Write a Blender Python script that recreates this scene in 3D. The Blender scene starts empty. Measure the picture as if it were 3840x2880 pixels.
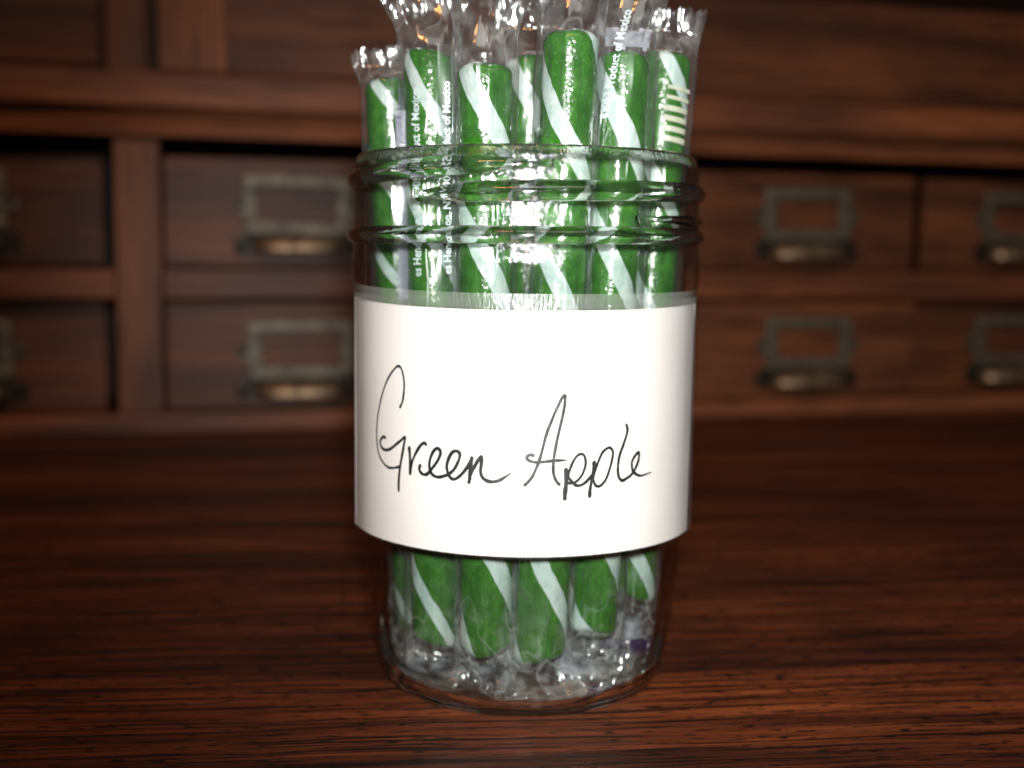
import bpy, bmesh, math, random
from mathutils import Vector, Matrix, noise as mnoise

S = bpy.context.scene
COL = S.collection
PI = math.pi
mm = 0.001
random.seed(7)

# ------------------------------------------------------------------ camera
D, HC = 0.307, 0.1075
pitch, yaw, roll = math.atan(500/4600), math.radians(0.56), math.radians(0.6)
f = Vector((-math.sin(yaw)*math.cos(pitch), math.cos(yaw)*math.cos(pitch), -math.sin(pitch)))
r = f.cross(Vector((0, 0, 1))).normalized()
u = r.cross(f)
r2 = r*math.cos(roll) + u*math.sin(roll)
u2 = -r*math.sin(roll) + u*math.cos(roll)
cam = bpy.data.cameras.new('camera')
camo = bpy.data.objects.new('camera', cam)
COL.objects.link(camo)
camo.matrix_world = Matrix(((r2.x, u2.x, -f.x, 0), (r2.y, u2.y, -f.y, -D), (r2.z, u2.z, -f.z, HC), (0, 0, 0, 1)))
cam.sensor_width = 36
cam.lens = 4600/3840*36
cam.clip_start, cam.clip_end = 0.01, 20
cam.dof.use_dof = True
cam.dof.focus_distance = 0.257
cam.dof.aperture_fstop = 9.6
S.camera = camo

# ------------------------------------------------------------------ light: dim room, flash above the lens, one warm room lamp, an added soft light
w = bpy.data.worlds.new('World')
S.world = w
w.use_nodes = True
w.node_tree.nodes['Background'].inputs[0].default_value = (0.90, 0.86, 0.84, 1)
w.node_tree.nodes['Background'].inputs[1].default_value = 0.026

fl = bpy.data.lights.new('camera_flash', 'SPOT')
fl.energy = 8.2
fl.color = (1.0, 0.985, 0.965)
fl.shadow_soft_size = 0.009
fl.spot_size = math.radians(64)
fl.spot_blend = 1.0
flo = bpy.data.objects.new('camera_flash', fl)
COL.objects.link(flo)
flo.location = (0.006, -D-0.002, HC+0.029)
aim = Vector((0.045, 0.06, 0.082)) - flo.location
flo.rotation_euler = aim.to_track_quat('-Z', 'Y').to_euler()

wl = bpy.data.lights.new('warm_room_lamp', 'AREA')
wl.energy = 3.6
wl.color = (1.0, 0.40, 0.10)
wl.shape = 'RECTANGLE'
wl.size = 0.26
wl.size_y = 0.09
wlo = bpy.data.objects.new('warm_room_lamp', wl)
COL.objects.link(wlo)
wlo.location = (-0.25, -0.75, 1.15)
wlo.rotation_euler = (Vector((-0.02, 0.25, 0.1)) - wlo.location).to_track_quat('-Z', 'Y').to_euler()

cl = bpy.data.lights.new('added_soft_light', 'AREA')  # unseen soft light, added for pale highlights on glass and film
cl.energy = 4.2
cl.color = (1.0, 0.93, 0.84)
cl.shape = 'RECTANGLE'
cl.size, cl.size_y = 0.9, 0.5
clo = bpy.data.objects.new('added_soft_light', cl)
COL.objects.link(clo)
clo.location = (0.35, -0.85, 1.25)
clo.rotation_euler = (Vector((0, 0.1, 0.1)) - clo.location).to_track_quat('-Z', 'Y').to_euler()

S.view_settings.view_transform = 'Standard'
S.view_settings.look = 'None'
S.view_settings.exposure = 0
S.view_settings.gamma = 1
S.render.engine = 'CYCLES'
cy = S.cycles
cy.max_bounces = 16
cy.diffuse_bounces = 3
cy.glossy_bounces = 5
cy.transmission_bounces = 12
cy.transparent_max_bounces = 64
cy.caustics_reflective = False
cy.caustics_refractive = True
cy.blur_glossy = 0.5
cy.sample_clamp_indirect = 60
try:
    cy.use_denoising = True
    cy.denoiser = 'OPENIMAGEDENOISE'
except Exception:
    pass

# ------------------------------------------------------------------ node helpers
class NT:
    def __init__(self, name):
        self.m = bpy.data.materials.new(name)
        self.m.use_nodes = True
        self.t = self.m.node_tree
        self.t.nodes.clear()
        self.out = self.n('ShaderNodeOutputMaterial')
    def n(self, kind, **kw):
        nd = self.t.nodes.new(kind)
        for k, v in kw.items():
            if k.startswith('i_'):
                key = k[2:].replace('_', ' ')
                key = int(key) if key.isdigit() else key
                if isinstance(v, bpy.types.NodeSocket):
                    self.t.links.new(v, nd.inputs[key])
                else:
                    nd.inputs[key].default_value = v
            else:
                setattr(nd, k, v)
        return nd
    def math(self, op, a, b=0.0, c=0.0, clamp=False):
        nd = self.n('ShaderNodeMath', operation=op, use_clamp=clamp)
        for i, v in enumerate((a, b, c)):
            if isinstance(v, bpy.types.NodeSocket):
                self.t.links.new(v, nd.inputs[i])
            else:
                nd.inputs[i].default_value = v
        return nd.outputs[0]
    def ramp(self, fac, stops):
        nd = self.n('ShaderNodeValToRGB')
        self.t.links.new(fac, nd.inputs[0])
        e = nd.color_ramp.elements
        while len(e) < len(stops):
            e.new(0.5)
        for el, (p, c) in zip(e, stops):
            el.position = p
            el.color = c if len(c) == 4 else (*c, 1)
        return nd.outputs[0]
    def mixc(self, fac, a, b, blend='MIX'):
        nd = self.n('ShaderNodeMix', data_type='RGBA', blend_type=blend)
        for i, v in ((0, fac), (6, a), (7, b)):
            if isinstance(v, bpy.types.NodeSocket):
                self.t.links.new(v, nd.inputs[i])
            else:
                nd.inputs[i].default_value = v if not isinstance(v, tuple) or len(v) == 4 else (*v, 1)
        return nd.outputs[2]
    def mixs(self, fac, a, b):
        nd = self.n('ShaderNodeMixShader')
        for i, v in ((0, fac), (1, a), (2, b)):
            if isinstance(v, bpy.types.NodeSocket):
                self.t.links.new(v, nd.inputs[i])
            else:
                nd.inputs[i].default_value = v
        return nd.outputs[0]
    def noise(self, vec, scale, detail=3, rough=0.55, dist=0.0):
        nd = self.n('ShaderNodeTexNoise', i_Scale=scale, i_Detail=detail, i_Roughness=rough, i_Distortion=dist)
        self.t.links.new(vec, nd.inputs['Vector'])
        return nd.outputs['Fac']
    def mapping(self, vec, scale=(1, 1, 1), rot=(0, 0, 0), loc=(0, 0, 0)):
        nd = self.n('ShaderNodeMapping')
        self.t.links.new(vec, nd.inputs[0])
        nd.inputs['Location'].default_value = loc
        nd.inputs['Rotation'].default_value = rot
        nd.inputs['Scale'].default_value = scale
        return nd.outputs[0]
    def obj(self):
        return self.n('ShaderNodeTexCoord').outputs['Object']
    def bump(self, h, strength=0.3, dist=0.001, normal=None):
        nd = self.n('ShaderNodeBump', i_Strength=strength, i_Distance=dist)
        self.t.links.new(h, nd.inputs['Height'])
        if normal is not None:
            self.t.links.new(normal, nd.inputs['Normal'])
        return nd.outputs[0]
    def done(self, sh):
        self.t.links.new(sh, self.out.inputs[0])
        return self.m

def principled(k, **kw):
    return k.n('ShaderNodeBsdfPrincipled', **kw)

# ------------------------------------------------------------------ materials
def mat_table():
    k = NT('table_wood')
    o = k.obj()
    # grain runs along local X after a small turn, with a slow waver
    wav = k.noise(k.mapping(o, (5, 14, 1)), 1.0, 2)
    base = k.mapping(o, (1, 1, 1), (0, 0, -math.radians(7)))
    sep = k.n('ShaderNodeSeparateXYZ')
    k.t.links.new(base, sep.inputs[0])
    yy = k.math('ADD', sep.outputs[1], k.math('MULTIPLY', wav, 0.012))
    comb = k.n('ShaderNodeCombineXYZ')
    k.t.links.new(sep.outputs[0], comb.inputs[0])
    k.t.links.new(yy, comb.inputs[1])
    v = comb.outputs[0]
    broad = k.noise(k.mapping(v, (2.0, 24, 1)), 1.0, 3, 0.6)
    band = k.noise(k.mapping(v, (7, 150, 1)), 1.0, 6, 0.7)
    fine = k.noise(k.mapping(v, (14, 540, 1)), 1.0, 6, 0.68)
    pores = k.noise(k.mapping(v, (160, 720, 1)), 1.0, 2, 0.5)
    dents = k.noise(k.mapping(v, (90, 230, 1)), 1.0, 2, 0.5)
    c = k.ramp(k.math('ADD', k.math('MULTIPLY', broad, 0.5), k.math('MULTIPLY', band, 0.5)),
               [(0.37, (0.014, 0.0050, 0.0032)), (0.46, (0.056, 0.0145, 0.0066)), (0.55, (0.142, 0.035, 0.0108)), (0.66, (0.245, 0.064, 0.0165))])
    c = k.mixc(k.ramp(fine, [(0.43, (0.95,)*3), (0.50, (0, 0, 0))]), c, (0.0075, 0.0032, 0.0024))
    c = k.mixc(k.ramp(pores, [(0.36, (0.97,)*3), (0.40, (0, 0, 0))]), c, (0.0038, 0.0025, 0.0024))
    c = k.mixc(k.ramp(dents, [(0.275, (0.96,)*3), (0.315, (0, 0, 0))]), c, (0.0045, 0.0030, 0.0034))
    h = k.math('ADD', k.math('MULTIPLY', k.ramp(fine, [(0.40, (0, 0, 0)), (0.50, (1, 1, 1))]), 0.7), k.math('MULTIPLY', pores, 0.6))
    p = principled(k, i_Base_Color=c, i_Roughness=k.ramp(band, [(0.3, (0.38,)*3), (0.7, (0.55,)*3)]))
    p.inputs['Specular IOR Level'].default_value = 0.28
    k.t.links.new(k.bump(h, 0.35, 0.0004), p.inputs['Normal'])
    return k.done(p.outputs[0])

def mat_cabinet(name, along, tone=1.0, red=1.0):
    k = NT(name)
    o = k.obj()
    sc = [(3, 46, 46), (46, 46, 3)][along]
    sf = [(18, 420, 420), (420, 420, 18)][along]
    sb = [(5, 11, 11), (11, 11, 5)][along]
    oi = k.n('ShaderNodeObjectInfo')
    comb = k.n('ShaderNodeCombineXYZ')
    k.t.links.new(k.math('MULTIPLY', oi.outputs['Random'], 9.0), comb.inputs[0])
    k.t.links.new(k.math('MULTIPLY', oi.outputs['Random'], 5.0), comb.inputs[2])
    add = k.n('ShaderNodeVectorMath', operation='ADD')
    k.t.links.new(o, add.inputs[0])
    k.t.links.new(comb.outputs[0], add.inputs[1])
    v = add.outputs[0]
    a = k.noise(k.mapping(v, sc), 1.0, 4, 0.6, 0.6)
    b = k.noise(k.mapping(v, sf), 1.0, 2, 0.5)
    g = k.noise(k.mapping(v, sb), 1.0, 3, 0.6)
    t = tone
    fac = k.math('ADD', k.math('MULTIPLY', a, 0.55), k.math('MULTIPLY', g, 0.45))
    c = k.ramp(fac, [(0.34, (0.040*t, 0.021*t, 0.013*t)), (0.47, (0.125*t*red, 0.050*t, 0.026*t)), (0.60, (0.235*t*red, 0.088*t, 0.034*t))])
    c = k.mixc(k.ramp(b, [(0.36, (0.6,)*3), (0.5, (0, 0, 0))]), c, (0.025*t, 0.011*t, 0.008*t))
    c = k.mixc(1.0, c, k.ramp(oi.outputs['Random'], [(0.0, (0.78,)*3), (1.0, (1.12,)*3)]), 'MULTIPLY')
    p = principled(k, i_Base_Color=c, i_Roughness=0.46)
    p.inputs['Specular IOR Level'].default_value = 0.3
    k.t.links.new(k.bump(b, 0.25, 0.0004), p.inputs['Normal'])
    return k.done(p.outputs[0])

def mat_metal(name, col, rough, metallic=0.9):
    k = NT(name)
    n = k.noise(k.obj(), 160, 4, 0.6)
    c = k.mixc(k.ramp(n, [(0.38, (0, 0, 0)), (0.62, (1, 1, 1))]), tuple(x*0.45 for x in col), col)
    p = principled(k, i_Base_Color=c, i_Metallic=metallic, i_Roughness=k.ramp(n, [(0.3, (rough+0.14,)*3), (0.7, (rough,)*3)]))
    k.t.links.new(k.bump(n, 0.2, 0.0006), p.inputs['Normal'])
    return k.done(p.outputs[0])

def facing(k, normal=None):
    lw = k.n('ShaderNodeLayerWeight')
    lw.inputs['Blend'].default_value = 0.5
    if normal is not None:
        k.t.links.new(normal, lw.inputs['Normal'])
    return lw.outputs['Facing']

def schlick(k, fac, f0):
    return k.math('ADD', f0, k.math('MULTIPLY', 1-f0, k.math('POWER', fac, 5.0)), clamp=True)

def mat_glass():
    k = NT('jar_glass')
    o = k.obj()
    ripple = k.n('ShaderNodeAttribute', attribute_name='ripple').outputs['Fac']
    n1 = k.noise(k.mapping(o, (1, 1, 0.8)), 1300, 2, 0.5)
    n2 = k.noise(k.mapping(o, (1, 1, 0.5)), 95, 2, 0.5)
    h = k.math('ADD', k.math('MULTIPLY', k.math('MULTIPLY', n1, ripple), 0.55), k.math('MULTIPLY', n2, 0.6))
    nb = k.bump(h, 0.55, 0.0011)
    g = k.n('ShaderNodeBsdfGlass', i_IOR=1.48, i_Roughness=0.018)
    g.inputs['Color'].default_value = (0.988, 0.994, 0.986, 1)
    k.t.links.new(nb, g.inputs['Normal'])
    # the wall of even thickness passes light straight on; threads, rim and base bend it
    plain = k.n('ShaderNodeAttribute', attribute_name='plain').outputs['Fac']
    fc = facing(k)
    tint = k.ramp(fc, [(0.0, (0.985, 0.992, 0.983)), (0.60, (0.955, 0.965, 0.95)), (0.88, (0.90, 0.90, 0.875)), (1.0, (0.74, 0.74, 0.70))])
    tr = k.n('ShaderNodeBsdfTransparent')
    k.t.links.new(tint, tr.inputs[0])
    gl = k.n('ShaderNodeBsdfGlossy', i_Roughness=0.05)
    k.t.links.new(nb, gl.inputs['Normal'])
    wall = k.mixs(schlick(k, fc, 0.04), tr.outputs[0], gl.outputs[0])
    return k.done(k.mixs(plain, g.outputs[0], wall))

def mat_bead():
    k = NT('thread_glass')
    n1 = k.noise(k.obj(), 420, 2, 0.5)
    g = k.n('ShaderNodeBsdfGlass', i_IOR=1.42, i_Roughness=0.02)
    g.inputs['Color'].default_value = (0.985, 0.992, 0.983, 1)
    k.t.links.new(k.bump(n1, 0.12, 0.0008), g.inputs['Normal'])
    return k.done(g.outputs[0])

def mat_film(name, milk=0.012, milkcol=(0.75, 0.8, 0.82), rough=0.13, f0=0.075, clear=(0.96, 0.965, 0.96), bumps=0.12, bscale=180, hazy=False, edge=6.0):
    k = NT(name)
    o = k.obj()
    n = k.noise(k.mapping(o, (1, 1, 0.22)), bscale, 2, 0.5)
    nb = k.bump(n, bumps, 0.0008)
    fc = facing(k)
    if not hazy:     # whitish crease lines and patches paint film glints into the colour, most where crumpled
        veil = k.n('ShaderNodeAttribute', attribute_name='veil').outputs['Fac']
        oi = k.n('ShaderNodeObjectInfo')
        off_ = k.n('ShaderNodeCombineXYZ')
        for ax_, mul in ((0, 0.9), (1, 1.7), (2, 2.3)):
            k.t.links.new(k.math('MULTIPLY', oi.outputs['Random'], mul), off_.inputs[ax_])
        ov = k.n('ShaderNodeVectorMath', operation='ADD')
        k.t.links.new(o, ov.inputs[0])
        k.t.links.new(off_.outputs[0], ov.inputs[1])
        o = ov.outputs[0]
        cn = k.noise(k.mapping(o, (1, 1, 0.6)), 125, 0.6, 0.5)
        line = k.ramp(k.math('ABSOLUTE', k.math('SUBTRACT', cn, 0.5)), [(0.004, (1, 1, 1)), (0.016, (0, 0, 0))])
        patch = k.ramp(k.noise(o, 240, 2, 0.5), [(0.48, (0, 0, 0)), (0.66, (1, 1, 1))])
        milk = k.math('ADD', milk, k.math('MULTIPLY', k.math('POWER', veil, 1.5), k.math('ADD', k.math('MULTIPLY', line, 0.15), k.math('MULTIPLY', patch, 0.11))))
    tr = k.n('ShaderNodeBsdfTransparent')
    tr.inputs[0].default_value = (*clear, 1)
    gl = k.n('ShaderNodeBsdfGlossy', i_Roughness=rough)
    gl.inputs[0].default_value = (0.93, 0.98, 1.0, 1)
    k.t.links.new(nb, gl.inputs['Normal'])
    df = k.n('ShaderNodeBsdfDiffuse')
    df.inputs[0].default_value = (*milkcol, 1)
    if hazy:
        milk = k.math('MULTIPLY', k.n('ShaderNodeAttribute', attribute_name='haze').outputs['Fac'], milk)
    a = k.mixs(k.math('ADD', milk, k.math('MULTIPLY', k.math('POWER', fc, 2.5), k.math('MULTIPLY', milk, edge)), clamp=True), tr.outputs[0], df.outputs[0])
    return k.done(k.mixs(schlick(k, fc, f0), a, gl.outputs[0]))

def mat_print(name, col, alpha, rough=0.35, patchy=False):
    k = NT(name)
    p = principled(k, i_Base_Color=(*col, 1), i_Roughness=rough)
    p.inputs['Alpha'].default_value = alpha
    if patchy:
        n = k.noise(k.obj(), 150, 3, 0.6)
        k.t.links.new(k.math('MULTIPLY', k.ramp(n, [(0.36, (0.05,)*3), (0.62, (1, 1, 1))]), alpha), p.inputs['Alpha'])
    return k.done(p.outputs[0])

def mat_candy(name, green):
    k = NT(name)
    o = k.obj()
    n = k.noise(o, 260, 3, 0.55)
    n2 = k.noise(o, 1300, 2, 0.5)
    if green:
        c = k.ramp(n, [(0.30, (0.013, 0.086, 0.0045)), (0.52, (0.024, 0.132, 0.0070)), (0.72, (0.044, 0.190, 0.013))])
        c = k.mixc(k.ramp(n2, [(0.60, (0, 0, 0)), (0.72, (0.55,)*3)]), c, (0.10, 0.30, 0.06))
    else:
        c = k.ramp(n, [(0.3, (0.33, 0.46, 0.43)), (0.55, (0.47, 0.57, 0.55)), (0.75, (0.52, 0.60, 0.58))])
    st = k.noise(k.mapping(o, (1, 1, 0.10), (0.35, 0.25, 0)), 700, 3, 0.6)
    c = k.mixc(k.ramp(st, [(0.40, (0.45,)*3), (0.56, (0, 0, 0))]), c, (0.007, 0.055, 0.004) if green else (0.30, 0.42, 0.38))
    p = principled(k, i_Base_Color=c, i_Roughness=0.22)
    p.inputs['Subsurface Weight'].default_value = 0.35 if green else 0.15
    p.inputs['Subsurface Radius'].default_value = (0.5, 1.2, 0.35) if green else (1, 1, 1)
    p.inputs['Subsurface Scale'].default_value = 0.0012
    k.t.links.new(k.bump(k.math('ADD', n, k.math('MULTIPLY', n2, 0.2)), 0.50, 0.0010), p.inputs['Normal'])
    return k.done(p.outputs[0])

def mat_paper():
    k = NT('label_paper')
    o = k.obj()
    n = k.noise(o, 2600, 3, 0.6)
    b = k.noise(o, 45, 3, 0.5)
    c = k.ramp(b, [(0.3, (0.755, 0.725, 0.705)), (0.7, (0.80, 0.77, 0.75))])
    p = principled(k, i_Base_Color=c, i_Roughness=0.7)
    p.inputs['Specular IOR Level'].default_value = 0.2
    k.t.links.new(k.bump(n, 0.12, 0.0002), p.inputs['Normal'])
    return k.done(p.outputs[0])

def mat_ink():
    k = NT('pen_ink')
    n = k.noise(k.obj(), 1500, 3, 0.6)
    c = k.ramp(n, [(0.35, (0.003, 0.004, 0.0045)), (0.75, (0.012, 0.015, 0.016))])
    p = principled(k, i_Base_Color=c, i_Roughness=0.5)
    return k.done(p.outputs[0])

M = dict(
    table=mat_table(),
    wood_h=mat_cabinet('cabinet_wood_across', 0, 1.12, 1.10),
    inner=mat_cabinet('cabinet_inside_shaded', 0, 0.12),  # wood tone cut almost to black, putting the shade of the gaps into colour
    wood_v=mat_cabinet('cabinet_wood_upright', 1, 1.12),
    wood_d=mat_cabinet('drawer_wood', 0, 0.78, 1.06),
    bronze=mat_metal('aged_bronze', (0.20, 0.185, 0.145), 0.46, 0.55),
    pull=mat_metal('worn_brass', (0.47, 0.345, 0.23), 0.40),
    screw=mat_metal('dark_screw', (0.06, 0.055, 0.05), 0.45),
    glass=mat_glass(),
    bead=mat_bead(),
    film=mat_film('wrapper_film'),
    tape=mat_film('clear_tape', milk=0.13, milkcol=(0.7, 0.74, 0.70), rough=0.30, f0=0.07, bumps=0.3, bscale=1400, hazy=True, edge=2.5),
    print_shading=mat_print('film_print_and_shading', (0.48, 0.54, 0.62), 0.5, 0.3, True),  # pale print that also paints silvery shading onto the wrapper tails
    pale_strip=mat_print('lilac_film_print', (0.26, 0.27, 0.36), 0.5),
    letter=mat_print('white_lettering', (0.50, 0.60, 0.62), 0.9),
    bars=mat_print('pale_bar_print', (0.40, 0.43, 0.33), 0.8),
    navy=mat_print('navy_lettering', (0.02, 0.02, 0.07), 0.92),
    purple=mat_print('purple_film_print', (0.020, 0.014, 0.060), 0.9, 0.3, True),
    candy=mat_candy('green_candy', True),
    stripe=mat_candy('white_candy', False),
    crumb=mat_print('sugar_dust', (0.30, 0.24, 0.19), 0.7, 0.8),
    paper=mat_paper(),
    ink=mat_ink(),
)

# ------------------------------------------------------------------ object helpers
def link(name, me, parent=None, mats=()):
    o = bpy.data.objects.new(name, me)
    COL.objects.link(o)
    for m in mats:
        me.materials.append(m)
    if parent is not None:
        o.parent = parent
    return o

def empty(name, loc=(0, 0, 0)):
    o = bpy.data.objects.new(name, None)
    o.empty_display_size = 0.01
    COL.objects.link(o)
    o.location = loc
    return o

def tag(o, label, cat, group=None):
    o['label'] = label
    o['category'] = cat
    if group:
        o['group'] = group
    return o

def mesh(name, verts, faces, smooth=True):
    me = bpy.data.meshes.new(name)
    me.from_pydata(verts, [], faces)
    if smooth:
        me.polygons.foreach_set('use_smooth', [True]*len(me.polygons))
    me.update()
    return me

def grid_faces(nu, nv, wrap_u=False):
    # vertex index = v*nu + u
    fs = []
    for v in range(nv-1):
        for a in range(nu if wrap_u else nu-1):
            b = (a+1) % nu
            fs.append((v*nu+a, v*nu+b, (v+1)*nu+b, (v+1)*nu+a))
    return fs

def bm_mesh(name, bm, smooth=False):
    me = bpy.data.meshes.new(name)
    bmesh.ops.recalc_face_normals(bm, faces=bm.faces)
    bm.to_mesh(me)
    bm.free()
    if smooth:
        me.polygons.foreach_set('use_smooth', [True]*len(me.polygons))
    return me

def add_box(bm, x0, x1, y0, y1, z0, z1, bev=0.0, seg=2):
    r_ = bmesh.ops.create_cube(bm, size=1)
    vs = r_['verts']
    for v in vs:
        v.co = Vector(((x0+x1)/2+v.co.x*(x1-x0), (y0+y1)/2+v.co.y*(y1-y0), (z0+z1)/2+v.co.z*(z1-z0)))
    if bev > 0:
        es = list({e for v in vs for e in v.link_edges})
        bmesh.ops.bevel(bm, geom=es, offset=bev, segments=seg, profile=0.6, affect='EDGES')

def box(name, x0, x1, y0, y1, z0, z1, mat, parent, bev=0.0012):
    bm = bmesh.new()
    add_box(bm, x0*mm, x1*mm, y0*mm, y1*mm, z0*mm, z1*mm, bev)
    return link(name, bm_mesh(name, bm), parent, [mat])

def smooth01(t):
    t = max(0.0, min(1.0, t))
    return t*t*(3-2*t)

def lerp(a, b, t):
    return a+(b-a)*t

# ------------------------------------------------------------------ table
bm = bmesh.new()
add_box(bm, -0.95, 1.05, -0.42, 0.95, -0.035, 0.0, 0.002)
table = link('tabletop', bm_mesh('tabletop', bm), None, [M['table']])
tag(table, 'dark reddish brown wooden table top with streaky grain under the jar', 'table')

# ------------------------------------------------------------------ card catalogue cabinet (local x along the front, y into the cabinet)
cab = empty('drawer_cabinet', (0.0, 0.44887, 0.0))
cab.rotation_euler = (0, 0, math.radians(15.85))
tag(cab, 'old dark wooden drawer cabinet with metal label holders behind the jar', 'cabinet')

X0, X1 = -430, 640
POST = (-239.5, -214.5)
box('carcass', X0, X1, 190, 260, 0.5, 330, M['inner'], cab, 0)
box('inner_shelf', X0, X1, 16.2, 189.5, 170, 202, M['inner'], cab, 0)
box('base_rail', X0, X1, -1, 15.5, 0.6, 12, M['wood_h'], cab)
box('middle_rail', X0, POST[0]-0.3, 1.2, 15.5, 78, 94.5, M['wood_h'], cab)
box('middle_rail', POST[1]+0.3, X1, 0.6, 15.5, 78, 95.5, M['wood_h'], cab)
box('post', POST[0], POST[1], -0.5, 40, 12.4, 167.9, M['wood_v'], cab)
# overhanging shelf edge: square fascia over a receding cove
prof = [(-13, 203), (-14, 201.5), (-14, 185), (-12.5, 183.5), (-8.5, 182.5), (-6.5, 178), (-4.5, 172), (-4.0, 169.4), (15.6, 169.4), (15.6, 203)]
vs, fs = [], []
for x in (X0, X1):
    vs += [(x*mm, y*mm, z*mm) for y, z in prof]
n_ = len(prof)
fs = [(i, (i+1) % n_, n_+(i+1) % n_, n_+i) for i in range(n_)] + [tuple(range(n_))[::-1], tuple(range(n_, 2*n_))]
bm = bmesh.new()
bv = [bm.verts.new(v) for v in vs]
for f_ in fs:
    bm.faces.new([bv[i] for i in f_])
link('shelf_edge', bm_mesh('shelf_edge', bm), cab, [M['wood_h']])
# upper row of large fronts
box('post', -241, -220, -9, 15.6, 203.4, 330, M['wood_v'], cab)

def big_front(x0, x1, y0, z0, z1, stile):
    d = box('door', x0, x1, y0, 15.4, z0, z1, M['wood_d'], cab, 0.0015)
    if stile:
        box('door_stile', x0, x0+stile, y0-2.5, y0-0.1, z0, z1, M['wood_v'], d, 0.0008)
    return d
big_front(X0, -245.5, 12, 209, 290, 0)
big_front(-213.5, X1, 1.0, 206.0, 268.5, 36)

# drawer hardware, built once
def holder_mesh():
    bm = bmesh.new()
    W_, H_, b_ = 31*mm, 17*mm, 6.5*mm
    t0, t1 = -3.2*mm, 0.0
    add_box(bm, -W_, W_, t0, t1, H_-b_, H_, 1.3*mm)
    add_box(bm, -W_, W_, t0*1.05, t1, -H_, -H_+b_+0.8*mm, 1.3*mm)
    add_box(bm, -W_+0.1*mm, -W_+b_*1.25, t0*0.92, t1, -H_+b_-1*mm, H_-b_+1*mm, 1.0*mm)
    add_box(bm, W_-b_*1.25, W_-0.1*mm, t0*0.92, t1, -H_+b_-1*mm, H_-b_+1*mm, 1.0*mm)
    for s_ in (-1, 1):  # rounded ears that take the screws
        res = bmesh.ops.create_cone(bm, cap_ends=True, segments=20, radius1=5*mm, radius2=4.2*mm, depth=1.8*mm)
        for v in res['verts']:
            c = v.co.copy()
            v.co = Vector((s_*(W_+1.5*mm)+c.x, -0.9*mm-c.z, c.y-1*mm))
    return bm_mesh('label_holder', bm)

def pull_mesh():
    # hooded cup pull: an arched shell closed above, open below, with a back flange
    nu, nv = 28, 10
    vs = []
    for shell, sgn in ((1.0, 1), (0.86, -1)):
        for j in range(nv):
            ph = j/(nv-1)*PI*0.62          # from the back at the top round to the lower lip
            for i in range(nu):
                t = -1+2*i/(nu-1)
                half = math.sqrt(max(0.0, 1-abs(t)**3.2))
                x = t*27*mm*(1 if shell == 1 else 0.95)
                dep = 12.5*mm*half*shell*math.sin(ph)
                z = (7.5*math.cos(ph))*mm*(0.35+0.65*half)*shell
                vs.append((x, -dep-(0.2*mm), z))
    f1 = grid_faces(nu, nv)
    f2 = [tuple(x+nu*nv for x in q[::-1]) for q in f1]
    rim = []
    last = (nv-1)*nu
    for i in range(nu-1):
        rim.append((last+i, last+i+1, nu*nv+last+i+1, nu*nv+last+i))
    me = mesh('drawer_pull', vs, f1+f2+rim)
    return me

def flange_mesh():
    bm = bmesh.new()
    add_box(bm, -37*mm, 37*mm, -1.4*mm, 0, -3.5*mm, 8.5*mm, 0.6*mm)
    return bm_mesh('pull_flange', bm)

def screw_mesh():
    bm = bmesh.new()
    res = bmesh.ops.create_uvsphere(bm, u_segments=14, v_segments=8, radius=2.6*mm)
    for v in res['verts']:
        v.co = Vector((v.co.x, v.co.z*0.55 if v.co.z < 0 else 0.0, v.co.y))
    return bm_mesh('screw', bm, True)

H_ME, P_ME, FL_ME, SC_ME = holder_mesh(), pull_mesh(), flange_mesh(), screw_mesh()
H_ME.materials.append(M['bronze'])
P_ME.materials.append(M['pull'])
FL_ME.materials.append(M['screw'])
SC_ME.materials.append(M['screw'])

hr = random.Random(11)
def drawer(x0, x1, z0, z1, y0, dh=0.0, dz=0.0):
    xc, zc = (x0+x1)/2*mm, (z0+z1)/2*mm
    bm = bmesh.new()
    add_box(bm, x0*mm-xc, x1*mm-xc, 0, 6*mm, z0*mm-zc, z1*mm-zc, 0.0012)
    d = link('drawer', bm_mesh('drawer', bm), cab, [M['wood_d']])
    d.location = (xc, y0*mm, zc)
    for nm, me, x, y, z in (('label_holder', H_ME, dh, -0.1, 5.0+dz), ('drawer_pull', P_ME, dh+0.5, -1.4, -20.5+dz), ('pull_flange', FL_ME, dh+0.5, -0.1, -20.5+dz),
                            ('screw', SC_ME, dh-33.0, -1.6, 4.0+dz), ('screw', SC_ME, dh+33.0, -1.6, 4.0+dz),
                            ('screw', SC_ME, dh-33.0, -1.4, -18.0+dz), ('screw', SC_ME, dh+34.0, -1.4, -18.0+dz)):
        o = bpy.data.objects.new(nm, me)
        COL.objects.link(o)
        o.parent = d
        o.location = ((x+hr.uniform(-0.5, 0.5))*mm, y*mm, (z+hr.uniform(-0.4, 0.4))*mm)
        o.rotation_euler = (0, hr.uniform(-0.022, 0.022), 0)
    return d

cols = [(-406, -246.0, 13.0), (-213.0, -53.5, 3.0), (-51.0, 109.5, 3.2), (113.0, 270.5, 1.6), (283.0, 436.0, 9.0), (440.0, 598.0, 5.0)]
for ci, (a, b, y0) in enumerate(cols):
    off = {0: -1.5, 1: -4.5, 2: 0, 3: -1.0, 4: 0, 5: 0}[ci]
    drawer(a, b, 96.6, 158.6, y0, off, 0.0)
    drawer(a+ (1.5 if ci == 3 else -6.0 if ci == 4 else 0), b + (4.0 if ci == 3 else 0), 13.2, 75.8, y0+0.4, off+1.2, -1.0)

# ------------------------------------------------------------------ glass jar
jar = empty('glass_jar', (0, 0, 0))
tag(jar, 'clear glass canning jar of wrapped candy sticks with a white handwritten label', 'jar')

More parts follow.
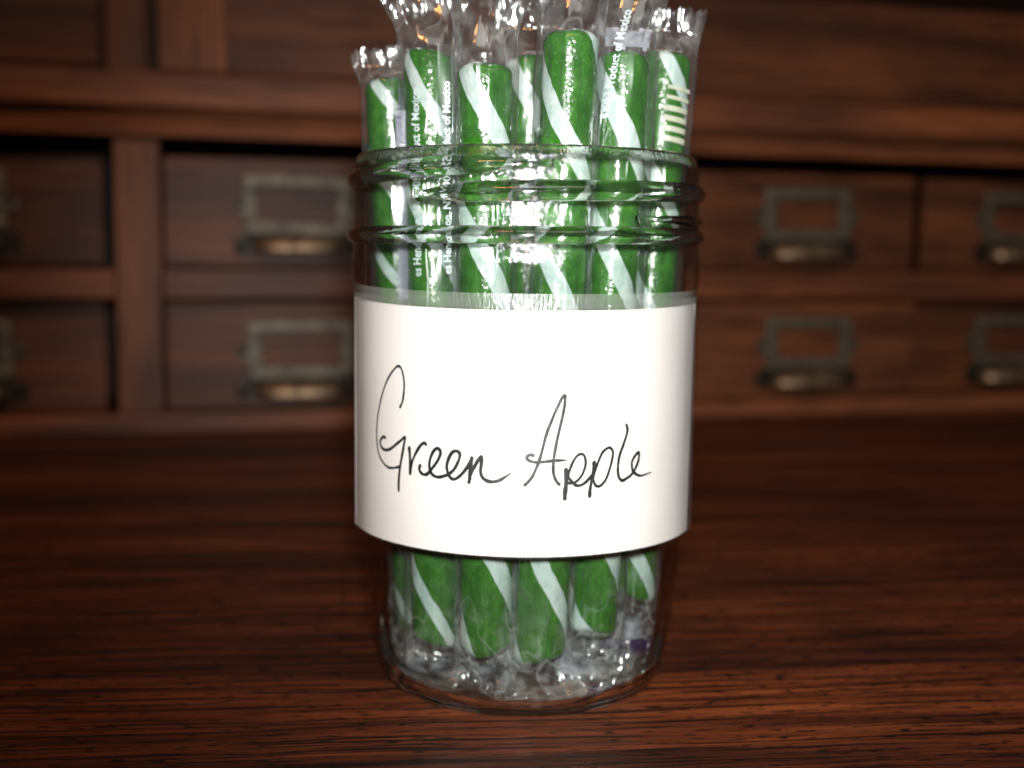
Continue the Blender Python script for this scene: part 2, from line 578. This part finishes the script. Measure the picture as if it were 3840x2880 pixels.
OUT = [(0, 0.9), (22, 1.1), (29.5, 0.25), (31.6, 0.0), (33.2, 0.4), (34.6, 1.6), (35.5, 3.4), (36.2, 6.3), (36.9, 10), (38.1, 17), (39.5, 32), (40.2, 42), (41.0, 60), (41.5, 76), (41.6, 90), (41.9, 95), (42.6, 98.5),
       (43.0, 101.5), (42.9, 105.5), (42.55, 106.6), (42.45, 109), (42.4, 116), (42.2, 124), (42.0, 127), (41.75, 128.9), (41.2, 130.0), (40.6, 130.35)]
INN = [(40.0, 130.1), (39.75, 129.2), (39.7, 124), (39.75, 110), (39.7, 100), (39.3, 92), (38.6, 74), (37.4, 52), (36.4, 32), (35.3, 17), (34.5, 10.5), (33.8, 6.2), (32.8, 3.7), (31, 2.4), (28, 1.9), (12, 1.8), (0, 1.8)]

def resample(pts, step):
    res = []
    for (r0, z0), (r1, z1) in zip(pts, pts[1:]):
        k_ = max(1, int(math.hypot(r1-r0, z1-z0)/step))
        res += [(lerp(r0, r1, i/k_), lerp(z0, z1, i/k_)) for i in range(k_)]
    return res+[pts[-1]]

def bumpf(x, w_):
    x = abs(x)/w_
    return (0.5+0.5*math.cos(PI*x)) if x < 1 else 0.0

NU = 288
pts = resample(OUT, 0.42)
vs, ripple, plain = [], [], []
for R_, z in pts:
    for i in range(NU):
        th = -PI+2*PI*i/NU
        rd = 0.30*bumpf(z-106.5, 0.45)
        wob = 0.10*mnoise.noise(Vector((math.cos(th)*2.2, math.sin(th)*2.2, z*0.045))) if 4 < z < 126 else 0.0
        R2 = (R_+rd+wob)*mm
        vs.append((R2*math.sin(th), -R2*math.cos(th), z*mm))
        ripple.append(smooth01((z-103)/4))
        plain.append(smooth01((z-6.5)/2.5)*smooth01((128.4-z)/0.8))
fs = [q[::-1] if False else q for q in grid_faces(NU, len(pts), True)]
nout = len(vs)
ptsi = resample(INN, 1.6)
for R_, z in ptsi:
    for i in range(NU):
        th = -PI+2*PI*i/NU
        R2 = max(R_, 0.001)*mm
        vs.append((R2*math.sin(th), -R2*math.cos(th), z*mm))
        ripple.append(0.45*smooth01((z-103)/4))
        plain.append(smooth01((z-6.5)/2.5)*smooth01((128.4-z)/0.8))
k0 = len(pts)-1
fs += [(k0*NU+i, k0*NU+(i+1) % NU, nout+(i+1) % NU, nout+i) for i in range(NU)]
fs += [tuple(nout+x for x in q) for q in grid_faces(NU, len(ptsi), True)]
me = mesh('body', vs, fs)
for nm, arr in (('ripple', ripple), ('plain', plain)):
    at = me.attributes.new(nm, 'FLOAT', 'POINT')
    at.data.foreach_set('value', arr)
body = link('body', me, jar, [M['glass']])

def neck_radius(z):
    return next((lerp(Ra, Rb, (z-za)/max(zb-za, 1e-6)) for (Ra, za), (Rb, zb) in zip(OUT, OUT[1:]) if za <= z <= zb and za > 100), 42.3)
def bead(path, closed):
    # path: (th, zc, height, half width above, half width below); a solid glass bead lying on the neck wall
    nc = 22
    vs_, fs_ = [], []
    for th, zc, hgt, wu, wd in path:
        ring = []
        for k_ in range(nc+1):
            d = lerp(-wd, wu, k_/nc)
            pr = max(0.0, math.cos(PI/2*d/(wu if d > 0 else wd)))**0.85
            R_ = neck_radius(zc+d)+0.14+hgt*pr
            ring.append((R_, zc+d))
        for k_ in range(nc-1, 0, -1):
            d = lerp(-wd, wu, k_/nc)
            ring.append((neck_radius(zc+d)+0.12, zc+d))
        for R_, z in ring:
            vs_.append((R_*mm*math.sin(th), -R_*mm*math.cos(th), z*mm))
    m_ = 2*nc
    n_ = len(path)
    for a in range(n_ if closed else n_-1):
        b = (a+1) % n_
        for k_ in range(m_):
            fs_.append((a*m_+k_, b*m_+k_, b*m_+(k_+1) % m_, a*m_+(k_+1) % m_))
    if not closed:
        fs_ += [tuple(range(m_)), tuple((n_-1)*m_+k_ for k_ in range(m_-1, -1, -1))]
    me_ = mesh('screw_thread', vs_, fs_)
    bm_ = bmesh.new()
    bm_.from_mesh(me_)
    bmesh.ops.recalc_face_normals(bm_, faces=bm_.faces)
    bm_.to_mesh(me_)
    bm_.free()
    return me_
# main thread: starts front centre at the top, runs left round the back, ends at the front left below
qe = 2*PI+0.78
path = []
for i in range(331):
    q = qe*i/330
    fd = max(0.04, smooth01(q/0.6)*smooth01((qe-q)/0.4))
    path.append((0.14-q, 126.2-1.6*min(q, 1.3)/1.3-5.0*max(0.0, (q-0.6))/(qe-0.6), 1.65*fd, 2.5*(0.35+0.65*fd), 2.1*(0.35+0.65*fd)))
link('screw_thread', bead(path, False), jar, [M['bead']])
path = []
for i in range(121):
    q = 2.6*i/120
    fd = max(0.04, smooth01(q/0.6)*smooth01((2.6-q)/0.5))
    path.append((0.60+q, 114.9-0.3*q, 1.0*fd, 1.3*(0.4+0.6*fd), 1.3*(0.4+0.6*fd)))
link('screw_thread', bead(path, False), jar, [M['bead']])
link('neck_ring', bead([(2*PI*i/260, 110.9+0.12*math.sin(i*PI/130), 1.35, 2.0, 1.9) for i in range(260)], True), jar, [M['bead']])

# ---- label: a paper band that keeps its straight cylinder where the jar tapers away
RL = 42.0
def cyl(s_, z, R_=RL):
    th = s_/42.4
    return (R_*mm*math.sin(th), -R_*mm*math.cos(th), z*mm)
TL = math.radians(75.5)
nu = 560
vs = []
rows = 16
TEETH = [0.20*(abs(((i*0.5) % 2)-1)) + 0.07*random.random() for i in range(nu)]
for layer in (0.0, -0.12):
    for j in range(rows):
        for i in range(nu):
            th = -TL+2*TL*i/(nu-1)
            tooth = TEETH[i]
            zb = 40.35
            q_ = th/TL
            zt = 94.55+(1.35 if q_ < 0 else 0.60)*q_*q_
            zf = j/(rows-1)
            if th > 0:
                th *= 1-0.045*(1-zf)*th/TL
            z = zb-tooth if j == 0 else zt+tooth if j == rows-1 else lerp(zb, zt, (j-1)/(rows-3))
            xtra = max(0.0, abs(th)-math.radians(67))
            R_ = RL+layer+0.09*mnoise.noise(Vector((th*1.7, z*0.03, 1.5)))+RL*(1/math.cos(xtra)-1)
            vs.append((R_*mm*math.sin(th), -R_*mm*math.cos(th), z*mm))
fs = grid_faces(nu, rows)
nn = nu*rows
fs += [tuple(nn+x for x in q[::-1]) for q in grid_faces(nu, rows)]
for i in range(nu-1):
    a, b = i, i+1
    fs.append((b, a, nn+a, nn+b))
    t_ = (rows-1)*nu
    fs.append((t_+a, t_+b, nn+t_+b, nn+t_+a))
for j in range(rows-1):
    a, b = j*nu, (j+1)*nu
    fs.append((a, b, nn+b, nn+a))
    a, b = a+nu-1, b+nu-1
    fs.append((b, a, nn+a, nn+b))
paper = link('paper_label', mesh('paper_label', vs, fs), jar, [M['paper']])

# ---- handwriting: each pen stroke a ribbon laid on the paper (arc mm, height mm)
STROKES = [[[-30.81,71.97],[-30.03,73.35],[-29.6,75.2],[-29.46,77.41],[-29.75,79.2],[-30.32,80.65],[-31.2,81.29],[-32.26,80.91],[-34.17,79.25],[-36.05,76.86],[-37.7,73.84],[-39.07,70.41],[-39.82,67.22],[-39.99,64.29],[-39.58,61.64],[-38.62,59.69],[-36.98,58.37],[-35.03,57.61],[-33.37,57.69],[-31.95,58.02],[-31.04,58.34]],[[-36.24,64.39],[-36.97,64.51],[-37.91,63.93],[-38.37,63.25],[-38.1,62.25],[-36.97,61.58],[-35.37,61.62],[-33.69,62.3],[-31.8,63.55],[-30.31,64.54],[-29.16,65.27],[-29.45,63.72],[-30.02,61.42],[-30.6,59.11],[-31.04,56.81],[-31.25,54.74],[-31.25,52.79]],[[-27.83,62.99],[-27.64,61.29],[-27.55,59.28],[-27.55,57.15]],[[-27.55,57.35],[-27.1,59.53],[-26.18,61.45],[-24.9,63.39],[-24.02,64.28],[-23.29,64.55],[-22.97,64.24]],[[-24.58,59.31],[-24.83,58.58],[-24.38,57.72],[-23.39,57.36],[-22.42,57.73],[-21.23,59.05],[-19.96,60.66],[-19.17,62.22],[-19.18,63.12],[-19.86,63.65],[-20.67,63.19],[-21.48,61.92],[-21.99,60.27],[-21.89,58.68],[-21.11,57.56],[-19.83,57.18],[-18.48,57.45],[-16.93,58.14],[-15.64,59.33],[-14.69,61.08],[-14.28,62.59],[-14.7,63.25],[-15.45,63.4],[-16.31,62.84],[-17.06,61.5],[-17.49,59.88],[-17.2,58.31],[-16.49,57.28],[-15.63,57.05],[-14.56,57.63],[-13.31,58.91],[-12.28,60.35],[-11.48,62.08]],[[-11.48,62.08],[-11.67,60.29],[-11.96,58.3],[-12.09,56.61]],[[-11.95,57.32],[-11.66,58.52],[-10.85,60.14],[-9.85,61.87],[-9.22,62.49],[-9.21,61.41],[-9.43,59.43],[-9.12,58.07],[-8.11,57.24],[-6.82,57.0],[-5.25,57.36],[-3.9,58.19],[-2.74,59.0]],[[0.46,56.48],[1.33,57.33],[2.11,58.4],[2.88,60.1],[3.56,61.88],[4.32,64.72],[5.08,67.73],[6.27,70.91],[7.48,73.72],[8.44,75.65],[9.06,76.21],[9.21,75.64],[9.01,73.7],[8.42,70.7],[7.75,67.7],[7.25,65.22],[6.84,62.56],[6.69,60.25],[6.89,58.64],[7.45,57.29],[8.09,56.56]],[[2.23,63.03],[1.7,63.21],[1.0,62.94],[0.83,62.4],[1.45,61.87],[2.69,61.56],[4.27,61.61],[6.4,61.82],[8.19,61.91],[9.73,61.93]],[[9.59,59.74],[9.71,58.03],[9.59,55.89],[9.43,54.46],[9.41,53.38]],[[10.07,58.2],[10.41,59.62],[11.12,61.39],[12.02,62.7],[13.04,63.2],[13.81,62.72],[14.16,61.27],[13.86,59.67],[13.04,58.09],[11.93,57.06],[10.83,56.74],[10.0,56.86]],[[9.88,58.3],[11.01,57.09],[11.76,56.35],[12.51,56.14],[13.45,56.36],[14.58,57.12],[15.52,58.15]],[[16.21,61.17],[15.99,59.2],[15.64,57.06],[15.29,54.91],[15.26,53.65]],[[15.93,57.22],[16.38,59.0],[17.23,61.29],[18.19,63.22],[19.39,64.14],[20.21,64.18],[20.9,63.32],[20.79,61.79],[20.21,59.66],[19.33,57.36],[18.33,56.17],[17.44,55.72],[16.64,56.01],[16.13,57.03]],[[24.47,69.05],[24.79,68.03],[24.48,66.6],[23.64,64.48],[22.81,62.55],[22.41,60.76],[22.35,58.77],[22.72,57.28],[23.62,56.56],[24.74,56.92],[26.11,57.61],[27.27,58.88],[28.2,60.62],[28.4,62.07],[28.14,62.56],[27.3,61.99],[26.37,60.79],[26.29,59.52],[26.68,58.38],[27.79,57.54],[29.06,57.13],[30.88,57.3],[32.52,57.54]]]
def catmull(p, n=10):
    q = [p[0]]+p+[p[-1]]
    res = []
    for i in range(1, len(q)-2):
        a, b, c, d = q[i-1], q[i], q[i+1], q[i+2]
        for k_ in range(n):
            t = k_/n
            res.append(tuple(0.5*(2*b[m_]+(c[m_]-a[m_])*t+(2*a[m_]-5*b[m_]+4*c[m_]-d[m_])*t*t+(-a[m_]+3*b[m_]-3*c[m_]+d[m_])*t**3) for m_ in (0, 1)))
    return res+[p[-1]]
vs, fs = [], []
lift = 0.16
HW = [0.19, 0.24, 0.27, 0.24, 0.255, 0.27, 0.26, 0.235, 0.235, 0.33, 0.205, 0.235, 0.28, 0.215, 0.235]
for si, st in enumerate(STROKES):
    p = catmull(st)
    L = len(p)
    b0 = len(vs)
    for i, (x, z) in enumerate(p):
        a, c = p[max(0, i-1)], p[min(L-1, i+1)]
        tx, tz = c[0]-a[0], c[1]-a[1]
        l_ = math.hypot(tx, tz) or 1
        nx, nz = -tz/l_, tx/l_
        e = min(i, L-1-i)/(L-1)
        hw = 1.75*HW[si]*(0.86+0.22*mnoise.noise(Vector((si*3.7, i*0.09, 0)))+0.10*mnoise.noise(Vector((si*3.7, i*0.6, 4))))
        if i > L*0.85 and si in (6, 8, 14):
            hw *= lerp(1, 0.35, (i/(L-1)-0.85)/0.15)
        if i < 4 and si != 14:
            hw *= 1.22
        for s_ in (-1, -0.5, 0, 0.5, 1):
            vs.append(cyl(x+nx*hw*s_, z+nz*hw*s_, RL+lift+0.015*(1-s_*s_)+0.002*si))
    for i in range(L-1):
        for m_ in range(4):
            q = b0+i*5+m_
            fs.append((q, q+1, q+6, q+5))
    for (x, z) in (p[0], p[-1]):   # rounded pen starts and stops
        b1 = len(vs)
        rr = 1.6*HW[si]*(0.98 if (x, z) == p[0] else (0.35 if si in (6, 8, 14) else 0.95))
        vs.append(cyl(x, z, RL+lift+0.012+0.002*si))
        for a_ in range(14):
            vs.append(cyl(x+rr*math.cos(a_*PI/7), z+rr*math.sin(a_*PI/7), RL+lift+0.006+0.002*si))
        fs += [(b1, b1+1+a_, b1+1+(a_+1) % 14) for a_ in range(14)]
link('handwriting', mesh('handwriting', vs, fs), paper, [M['ink']])

# ---- clear packing tape over the label
vs = []
nu, rows = 220, 60
TT = math.radians(86)
for j in range(rows):
    for i in range(nu):
        th = -TT+2*TT*i/(nu-1)-0.03
        z = lerp(39.9, 98.3+(1.5 if th < 0 else 0.3)*(th/TT)**2, j/(rows-1))
        R_ = RL+0.34+0.06*mnoise.noise(Vector((th*6, z*0.12, 9)))
        vs.append((R_*mm*math.sin(th), -R_*mm*math.cos(th), z*mm))
me = mesh('clear_tape', vs, grid_faces(nu, rows))
at = me.attributes.new('haze', 'FLOAT', 'POINT')
at.data.foreach_set('value', [1.0 if (v[2] > 0.0952 or abs(math.atan2(v[0], -v[1])) > 1.36) else 0.03 for v in vs])
link('clear_tape', me, jar, [M['tape']])

# ------------------------------------------------------------------ candy sticks
def text_points(body_):
    cu = bpy.data.curves.new('lettering', 'FONT')
    cu.body = body_
    cu.size = 1.0
    cu.resolution_u = 2
    cu.offset = 0.018
    o = bpy.data.objects.new('lettering', cu)
    COL.objects.link(o)
    dg = bpy.context.evaluated_depsgraph_get()
    me_ = o.evaluated_get(dg).to_mesh()
    v_ = [tuple(v.co) for v in me_.vertices]
    f_ = [tuple(p.vertices) for p in me_.polygons]
    o.evaluated_get(dg).to_mesh_clear()
    bpy.data.objects.remove(o)
    bpy.data.curves.remove(cu)
    return v_, f_

GROUP = 'wrapped candy sticks standing in the jar'
def stick(idx, B, T, label, rad=6.05, z0=None, pitch_=64, stripes=2, sw=0.82, top=16, wtop=9.5, lean=(0, 0), pinch=0.0, bot=7, tailw=8.5,
          tail_shift=(0, -2), tip=0.9, fin=None, texts=(), prints=(), crumple=1.0, seed=0, off=0.0, aw=0.95):
    B, T = Vector(B), Vector(T)
    ax = T-B
    L = ax.length
    ax.normalize()
    xx = (Vector((1, 0, 0))-ax*ax.x).normalized()
    yy = ax.cross(xx)
    root = empty('candy_stick')
    root.matrix_world = Matrix(((xx.x, yy.x, ax.x, B.x*mm), (xx.y, yy.y, ax.y, B.y*mm), (xx.z, yy.z, ax.z, B.z*mm), (0, 0, 0, 1)))
    tag(root, label, 'candy stick', GROUP)
    # candy: body and stripes share one helical grid so the stripe edges are exact
    s0 = (z0-B.z)/ax.z if z0 else L*0.8
    ns, na = 96, 60
    per = 2*PI/stripes
    hs = sw/2
    angs = []
    for st in range(stripes):
        for a_ in range(9):
            angs.append((st*per-hs+sw*a_/8, True if a_ < 8 else False))
        m_ = na//stripes-9
        for a_ in range(1, m_):
            angs.append((st*per+hs+(per-sw)*a_/m_, False))
    def radius(s_, th):
        e = min(s_, L-s_)
        rr = rad*(1 if e > 3.2 else (1-(1-e/3.2)**3.2)**0.5 if e > 0.02 else 0.12)
        return rr*(1+0.030*mnoise.noise(Vector((math.cos(th)*1.2, math.sin(th)*1.2, s_*0.13+seed*7)))+0.014*mnoise.noise(Vector((math.cos(th)*3, math.sin(th)*3, s_*0.45+seed*3))))
    ss = [0, 0.12, 0.35, 0.7, 1.2, 1.9, 2.8]+[lerp(4, L-4, i/(ns-1)) for i in range(ns)]+[L-2.8, L-1.9, L-1.2, L-0.7, L-0.35, L-0.12, L]
    na = len(angs)
    V = []
    ENDT = (0.28+0.25*((seed*0.37) % 1), 0.22*((seed*0.61) % 1))
    for s_ in ss:
        for a_, _ in angs:
            th = -PI/2-2*PI*(s_-s0)/pitch_+a_+0.09*mnoise.noise(Vector((a_*1.1, s_*0.16, seed*3)))+0.05*mnoise.noise(Vector((a_*2.5, s_*0.7, seed)))
            rr = radius(s_, th)
            e_ = min(s_, L-s_)
            tl = ENDT[0 if s_ < L/2 else 1]*max(0.0, 1-e_/7)**1.5
            V.append((rr*mm*math.cos(th), rr*mm*math.sin(th), (s_+rr*(tl*math.cos(th+seed)+0.12*max(0, 1-e_/3)*mnoise.noise(Vector((math.cos(th)*2, math.sin(th)*2, seed)))))*mm))
    fg, fw = [], []
    for q_i, q in enumerate(grid_faces(na, len(ss), True)):
        (fw if angs[q_i % na][1] else fg).append(q)
    caps = [tuple(range(na))[::-1], tuple((len(ss)-1)*na+i for i in range(na))]
    def sub(name, faces, mat):
        used = sorted({i for q in faces for i in q})
        mp = {o_: n2 for n2, o_ in enumerate(used)}
        return link(name, mesh(name, [V[i] for i in used], [tuple(mp[i] for i in q) for q in faces]), root, [mat])
    sub('candy', fg+caps, M['candy'])
    sub('stripe', fw, M['stripe'])
    # wrapper: a film sleeve that is round on the candy and flat, creased and flared beyond its ends
    def sleeve(s_, th, plus=0.0):
        a0, b0_ = rad+aw, rad+0.45
        cx = off
        cy_ = 0.0
        up = smooth01((s_-L+1.5)/max(top*0.7, 1)) if s_ > L-1.5 else 0.0
        dn = smooth01((1.0-s_)/max(bot*0.8, 1)) if s_ < 1.0 else 0.0
        a, b = a0, b0_
        if up > 0:
            t = (s_-L)/top
            a = lerp(a0, wtop, up)-pinch*bumpf(t-0.30, 0.32)
            b = lerp(b0_, 1.3, up)
            cx += lean[0]*max(0, t)**1.4
            cy_ += lean[1]*max(0, t)**1.4
        if dn > 0:
            t = -s_/bot
            a = lerp(a0, tailw, dn)
            b = lerp(b0_, 1.2, dn)
            a *= lerp(1, tip, max(0, min(1, t)))
            cx += tail_shift[0]*max(0, t)
            cy_ += tail_shift[1]*max(0, t)**1.3
        c, s2 = math.cos(th), math.sin(th)
        fold = 0.0
        for k_ in range(3):
            fold += abs(mnoise.noise(Vector((c*(1.6+k_*1.7)+seed*5.1, s2*(1.6+k_*1.7)+k_*9.0, s_*(0.034+0.020*k_)))))*0.72/(1+k_*0.6)
        for k_ in range(4):
            tk = 2*PI*((k_*0.31+seed*0.37) % 1)+0.5*mnoise.noise(Vector((s_*0.025, k_*5.0, seed)))
            dd = abs((th-tk+PI) % (2*PI)-PI)
            fold += 0.42*max(0.0, 1-dd/0.10)
        cr = 0.16*abs(mnoise.noise(Vector((c*4+seed, s2*4, s_*0.35))))
        d = fold+cr
        w_ = max(up, dn)
        if s_ < 24:
            d += 0.75*(1-s_/24 if s_ > 0 else 1)*abs(mnoise.noise(Vector((c*2.6+seed*2.3, s2*2.6, s_*0.22))))+0.55*(1-max(s_, 0)/24)*abs(mnoise.noise(Vector((c*3, s2*3+seed, s_*0.55))))
        px = (a+d+plus)*c+cx
        py = (b+d+plus)*s2+cy_
        if w_ > 0:
            k3 = w_*crumple*(1.0 if up > 0 else 1.5)
            vv = Vector((px*0.17+seed*3, s_*(0.055 if up > 0 else 0.11), seed*1.7))
            hf = 0.0 if up > 0 else 0.25
            py += k3*(1.8*mnoise.noise(vv*0.8)+1.5*abs(mnoise.noise(vv*1.3+Vector((0, 0, 0.5*s2))))+0.45*abs(mnoise.noise(vv*2.6))+hf*mnoise.noise(vv*6.1+Vector((0, 0, th*0.3))))
            px += k3*(0.8*mnoise.noise(vv*1.7+Vector((5, 2, 1)))+0.2*mnoise.noise(vv*5.1))
        return Vector((px, py, s_))
    nth, nz = 72, 150
    lo, hi = -bot, L+top
    V2 = []
    zs = [lo+(1.0-lo)*i/30 for i in range(30)]+[lerp(1.0, L-1.5, i/70) for i in range(70)]+[lerp(L-1.5, hi, i/50) for i in range(51)]
    for j, s_ in enumerate(zs):
        for i in range(nth):
            th = 2*PI*i/nth
            sv = s_
            e_ = (s_-L)/top if s_ > L else 0
            if e_ > 0.5:                        # pinked upper edge, a little uneven
                sv += (e_-0.5)*2*(0.45*(abs((i % 4)-2)-1)+1.6*mnoise.noise(Vector((math.cos(th)*1.5, seed*2.0, 3))))
            p = sleeve(sv, th)
            if s_ < 4 and (root.matrix_world @ (p*mm)).z < 0.0026:
                wz = (root.matrix_world @ (p*mm)).z
                p.z += (0.0026-wz)/mm+0.3*abs(mnoise.noise(p*0.7))
            pw = root.matrix_world @ (p*mm)
            zz = pw.z/mm
            if zz < 131:                        # film stays inside the glass
                Rm = next((lerp(Ra, Rb, (za-zz)/max(za-zb, 1e-6)) for (Ra, za), (Rb, zb) in zip(INN, INN[1:]) if zb <= zz <= za), 28.0)-0.5
                rr = math.hypot(pw.x, pw.y)/mm
                if rr > Rm:
                    pw.x *= Rm/rr
                    pw.y *= Rm/rr
                    p = (root.matrix_world.inverted() @ pw)/mm
            V2.append(tuple(p*mm))
    F2 = grid_faces(nth, len(zs), True)
    me_ = mesh('wrapper', V2, F2)
    wr = link('wrapper', me_, root, [M['film'], M['print_shading'], M['purple']])
    veil = []
    for s_ in zs:
        veil += [1.0 if s_ < 0 else lerp(0.75, 0.14, smooth01(s_/24)) if s_ < 24 else 0.14 if s_ < L-1 else 0.55]*nth
    at_ = me_.attributes.new('veil', 'FLOAT', 'POINT')
    at_.data.foreach_set('value', veil)
    for (m_i, sa, sb, ta, tb) in prints:
        for pi_, poly in enumerate(me_.polygons):
            j, i = divmod(pi_, nth)
            th = 2*PI*(i+0.5)/nth
            jit = 0.9*mnoise.noise(Vector((i*0.3, j*0.2, seed)))
            dth = (th-ta) % (2*PI)
            if sa <= zs[j]+jit <= sb and dth <= (tb-ta) % (2*PI):
                poly.material_index = m_i
    # seam flap: flat strip standing out at the left of the sleeve
    fl_o = None
    def flap(xf, s_):
        # xf in mm to the left of the axis
        return Vector((off-rad-aw*0.4-xf, -2.0-0.25*xf+0.5*mnoise.noise(Vector((s_*0.05, seed, xf*0.3))), s_))
    if fin:
        wf, sa, sb = fin
        nf, nsx = 6, 80
        V3 = [tuple(flap(wf*i/(nf-1)-0.4, lerp(sa, sb, j/(nsx-1)))*mm) for j in range(nsx) for i in range(nf)]
        fl_o = link('seam_flap', mesh('seam_flap', V3, grid_faces(nf, nsx)), root, [M['film']])
    for (kind, txt, s_end, size, place, mat, shear) in texts:
        tv, tf = text_points(txt)
        x1 = max(v[0] for v in tv)
        vs_ = []
        for (tx, ty, _) in tv:
            s_ = s_end-(x1-tx)*size
            if kind == 'flap':
                p = flap(place+(ty-0.35)*size, s_)+Vector((0, -0.12, 0))
            else:
                th = place-(ty-0.35)*size/rad+shear*(s_-s_end)
                p = sleeve(s_, th, 0.10)
            vs_.append(tuple(p*mm))
        link('printed_text', mesh('printed_text', vs_, tf, False), wr if kind != 'flap' else fl_o, [mat])
    if fin and idx == '2':   # pale printed panel behind the small dark lettering
        nf, nsx = 4, 60
        V3 = [tuple((flap(lerp(-0.7, 1.6, i/(nf-1)), lerp(L-58, L-14, j/(nsx-1)))+Vector((0, -0.05, 0)))*mm) for j in range(nsx) for i in range(nf)]
        link('printed_panel', mesh('printed_panel', V3, grid_faces(nf, nsx)), fl_o, [M['pale_strip']])
    if idx == '7':            # block of pale printed bars on the right of the film
        vs_, fs_ = [], []
        for b_ in range(6):
            sz = L-8.5-b_*2.35
            for j in range(3):
                for i in range(9):
                    th = -PI/2+0.02+0.85*i/8-0.02*b_
                    vs_.append(tuple(sleeve(sz-0.75*j/1.0*(0.6 if b_ < 2 else 0.85)-0.9*i/8, th, 0.12)*mm))
            fs_ += [tuple(b_*27+x for x in q) for q in grid_faces(9, 3)]
        link('printed_bars', mesh('printed_bars', vs_, fs_), wr, [M['bars']])
    return root

FRONT = -PI/2
stick('1', (-26.5, 3, 9.3), (-34.4, 1, 149.3), 'short green candy stick leaning on the rim at the far left of the jar', 5.8, 144, 44, 2, 0.62,
      top=7.0, wtop=7.8, lean=(-0.8, 0), crumple=1.0, seed=1, bot=8, tailw=9, tail_shift=(2, -5))
stick('1b', (-24.5, 11, 11.0), (-28.6, 13.5, 148.4), 'dim green candy stick behind the leftmost one, mostly hidden by its wrapper', 5.8, 112, 60, 1, 0.6,
      top=9, wtop=9.0, seed=2, bot=6)
stick('2', (-20.5, -16, 11.9), (-22.9, -14, 153.8), 'green candy stick with Mexico lettering over its white stripe, second tall one from left', 6.0, 141, 60, 2, 0.58,
      top=22, wtop=9.6, lean=(-4, 1), pinch=1.0, seed=3, bot=13, tailw=10.5, tail_shift=(1.5, -7), fin=(3.0, 2, 143),
      texts=[('sleeve', 'es Henderson, NV 89052 Product of Mexico', 132.0, 2.35, FRONT-0.42, M['letter'], 0.0),
             ('flap', 'yellow 5, blue 1', 132.5, 2.0, 0.5, M['navy'], 0.0)], prints=[(1, -6, -2, 3.6, 5.6)])
stick('9', (-14, 2, 11), (-18.2, 4, 147), 'shadowed green candy stick behind the gap between two Mexico lettered wrappers', 5.8, 120, 60, 2, 0.6, top=9, wtop=9, seed=4, bot=6)
stick('3', (-8.2, -24, 13.9), (-9.6, -27, 149.2), 'front candy stick with a broad white stripe and Mexico lettering on its left flap', 6.1, 138.9, 66, 2, 0.84,
      top=27, wtop=10.5, lean=(3.0, -1), pinch=1.6, seed=5, bot=12.5, tailw=7.5, tip=0.22, tail_shift=(4, -6.5), fin=(4.2, 2, 139),
      texts=[('flap', 'es Henderson, NV 89052 Product of Mexico', 131.0, 2.35, 2.0, M['letter'], 0.0)], prints=[(1, -9, -2.5, 3.9, 5.6)], crumple=1.25)
stick('4', (-0.1, 8, 6.0), (0.2, 5, 156.0), 'green candy stick standing behind the two front sticks, white stripe facing forward', 5.9, 145, 62, 2, 0.85, top=13, wtop=8.5, seed=6, bot=4)
stick('5', (4.3, -24, 10.0), (9.8, -26, 156.5), 'tallest green candy stick, front right of centre, in a long straight wrapper', 6.2, 132.7, 66, 2, 0.74,
      top=30, wtop=7.6, lean=(0.6, 1), seed=7, bot=10, tailw=11.5, tail_shift=(5, -6), crumple=0.3, aw=1.1)
stick('6', (16.9, -18, 14.6), (22.0, -20, 152.5), 'candy stick with slanting white lettering, right of the tallest, under a long leaning wrapper', 6.0, 136, 62, 2, 0.82,
      top=34, wtop=7.8, lean=(4.0, 1), seed=8, crumple=0.45, bot=14, tailw=11, tail_shift=(3, -9), fin=(2.2, 2, 135), off=0.4,
      texts=[('sleeve', '89052 Product of Mexico', 147.0, 2.35, FRONT-0.15, M['letter'], 0.022)], prints=[(1, 138, 142.5, 3.9, 5.4), (2, -12, -9, 4.4, 5.3), (1, -8, -2, 3.6, 4.6)])
stick('7', (27.5, -5, 20.7), (33.4, -4, 155.5), 'rightmost candy stick, its short crimped wrapper resting against the jar rim', 6.0, 153, 60, 2, 0.64,
      top=10, wtop=7.6, lean=(1.0, 0), seed=9, bot=19, tailw=10, tail_shift=(-2, -10), prints=[(1, -9, -2, 3.6, 5.2), (2, -12, -8.5, 3.9, 5.6)],
      texts=[('sleeve', 'LINDA WAY', 128.0, 5.0, FRONT+0.35, M['letter'], 0.0)] if False else [])

# sugar dust shaken off the sticks, lying on the glass floor
sb = bmesh.new()
rnd = random.Random(3)
for i in range(130):
    a_ = rnd.gauss(0, 0.75)
    R_ = 30.4-abs(rnd.gauss(0, 3.2))
    e = rnd.uniform(0.08, 0.22)*mm
    z = (1.9 if R_ < 24 else lerp(1.9, 2.5, (R_-24)/6))*mm
    m_ = Matrix.Translation((R_*mm*math.sin(a_), -R_*mm*math.cos(a_), z+e*0.6)) @ Matrix.Rotation(rnd.uniform(0, 6), 4, Vector((rnd.random(), rnd.random(), 1)).normalized()) @ Matrix.Diagonal((e, e*rnd.uniform(0.6, 1.2), e*rnd.uniform(0.5, 1), 1))
    bmesh.ops.create_icosphere(sb, subdivisions=1, radius=1, matrix=m_)
crumbs = link('sugar_crumbs', bm_mesh('sugar_crumbs', sb), None, [M['crumb']])
crumbs['kind'] = 'stuff'
crumbs['label'] = 'scattered sugar crumbs on the glass floor of the jar'
crumbs['category'] = 'crumbs'
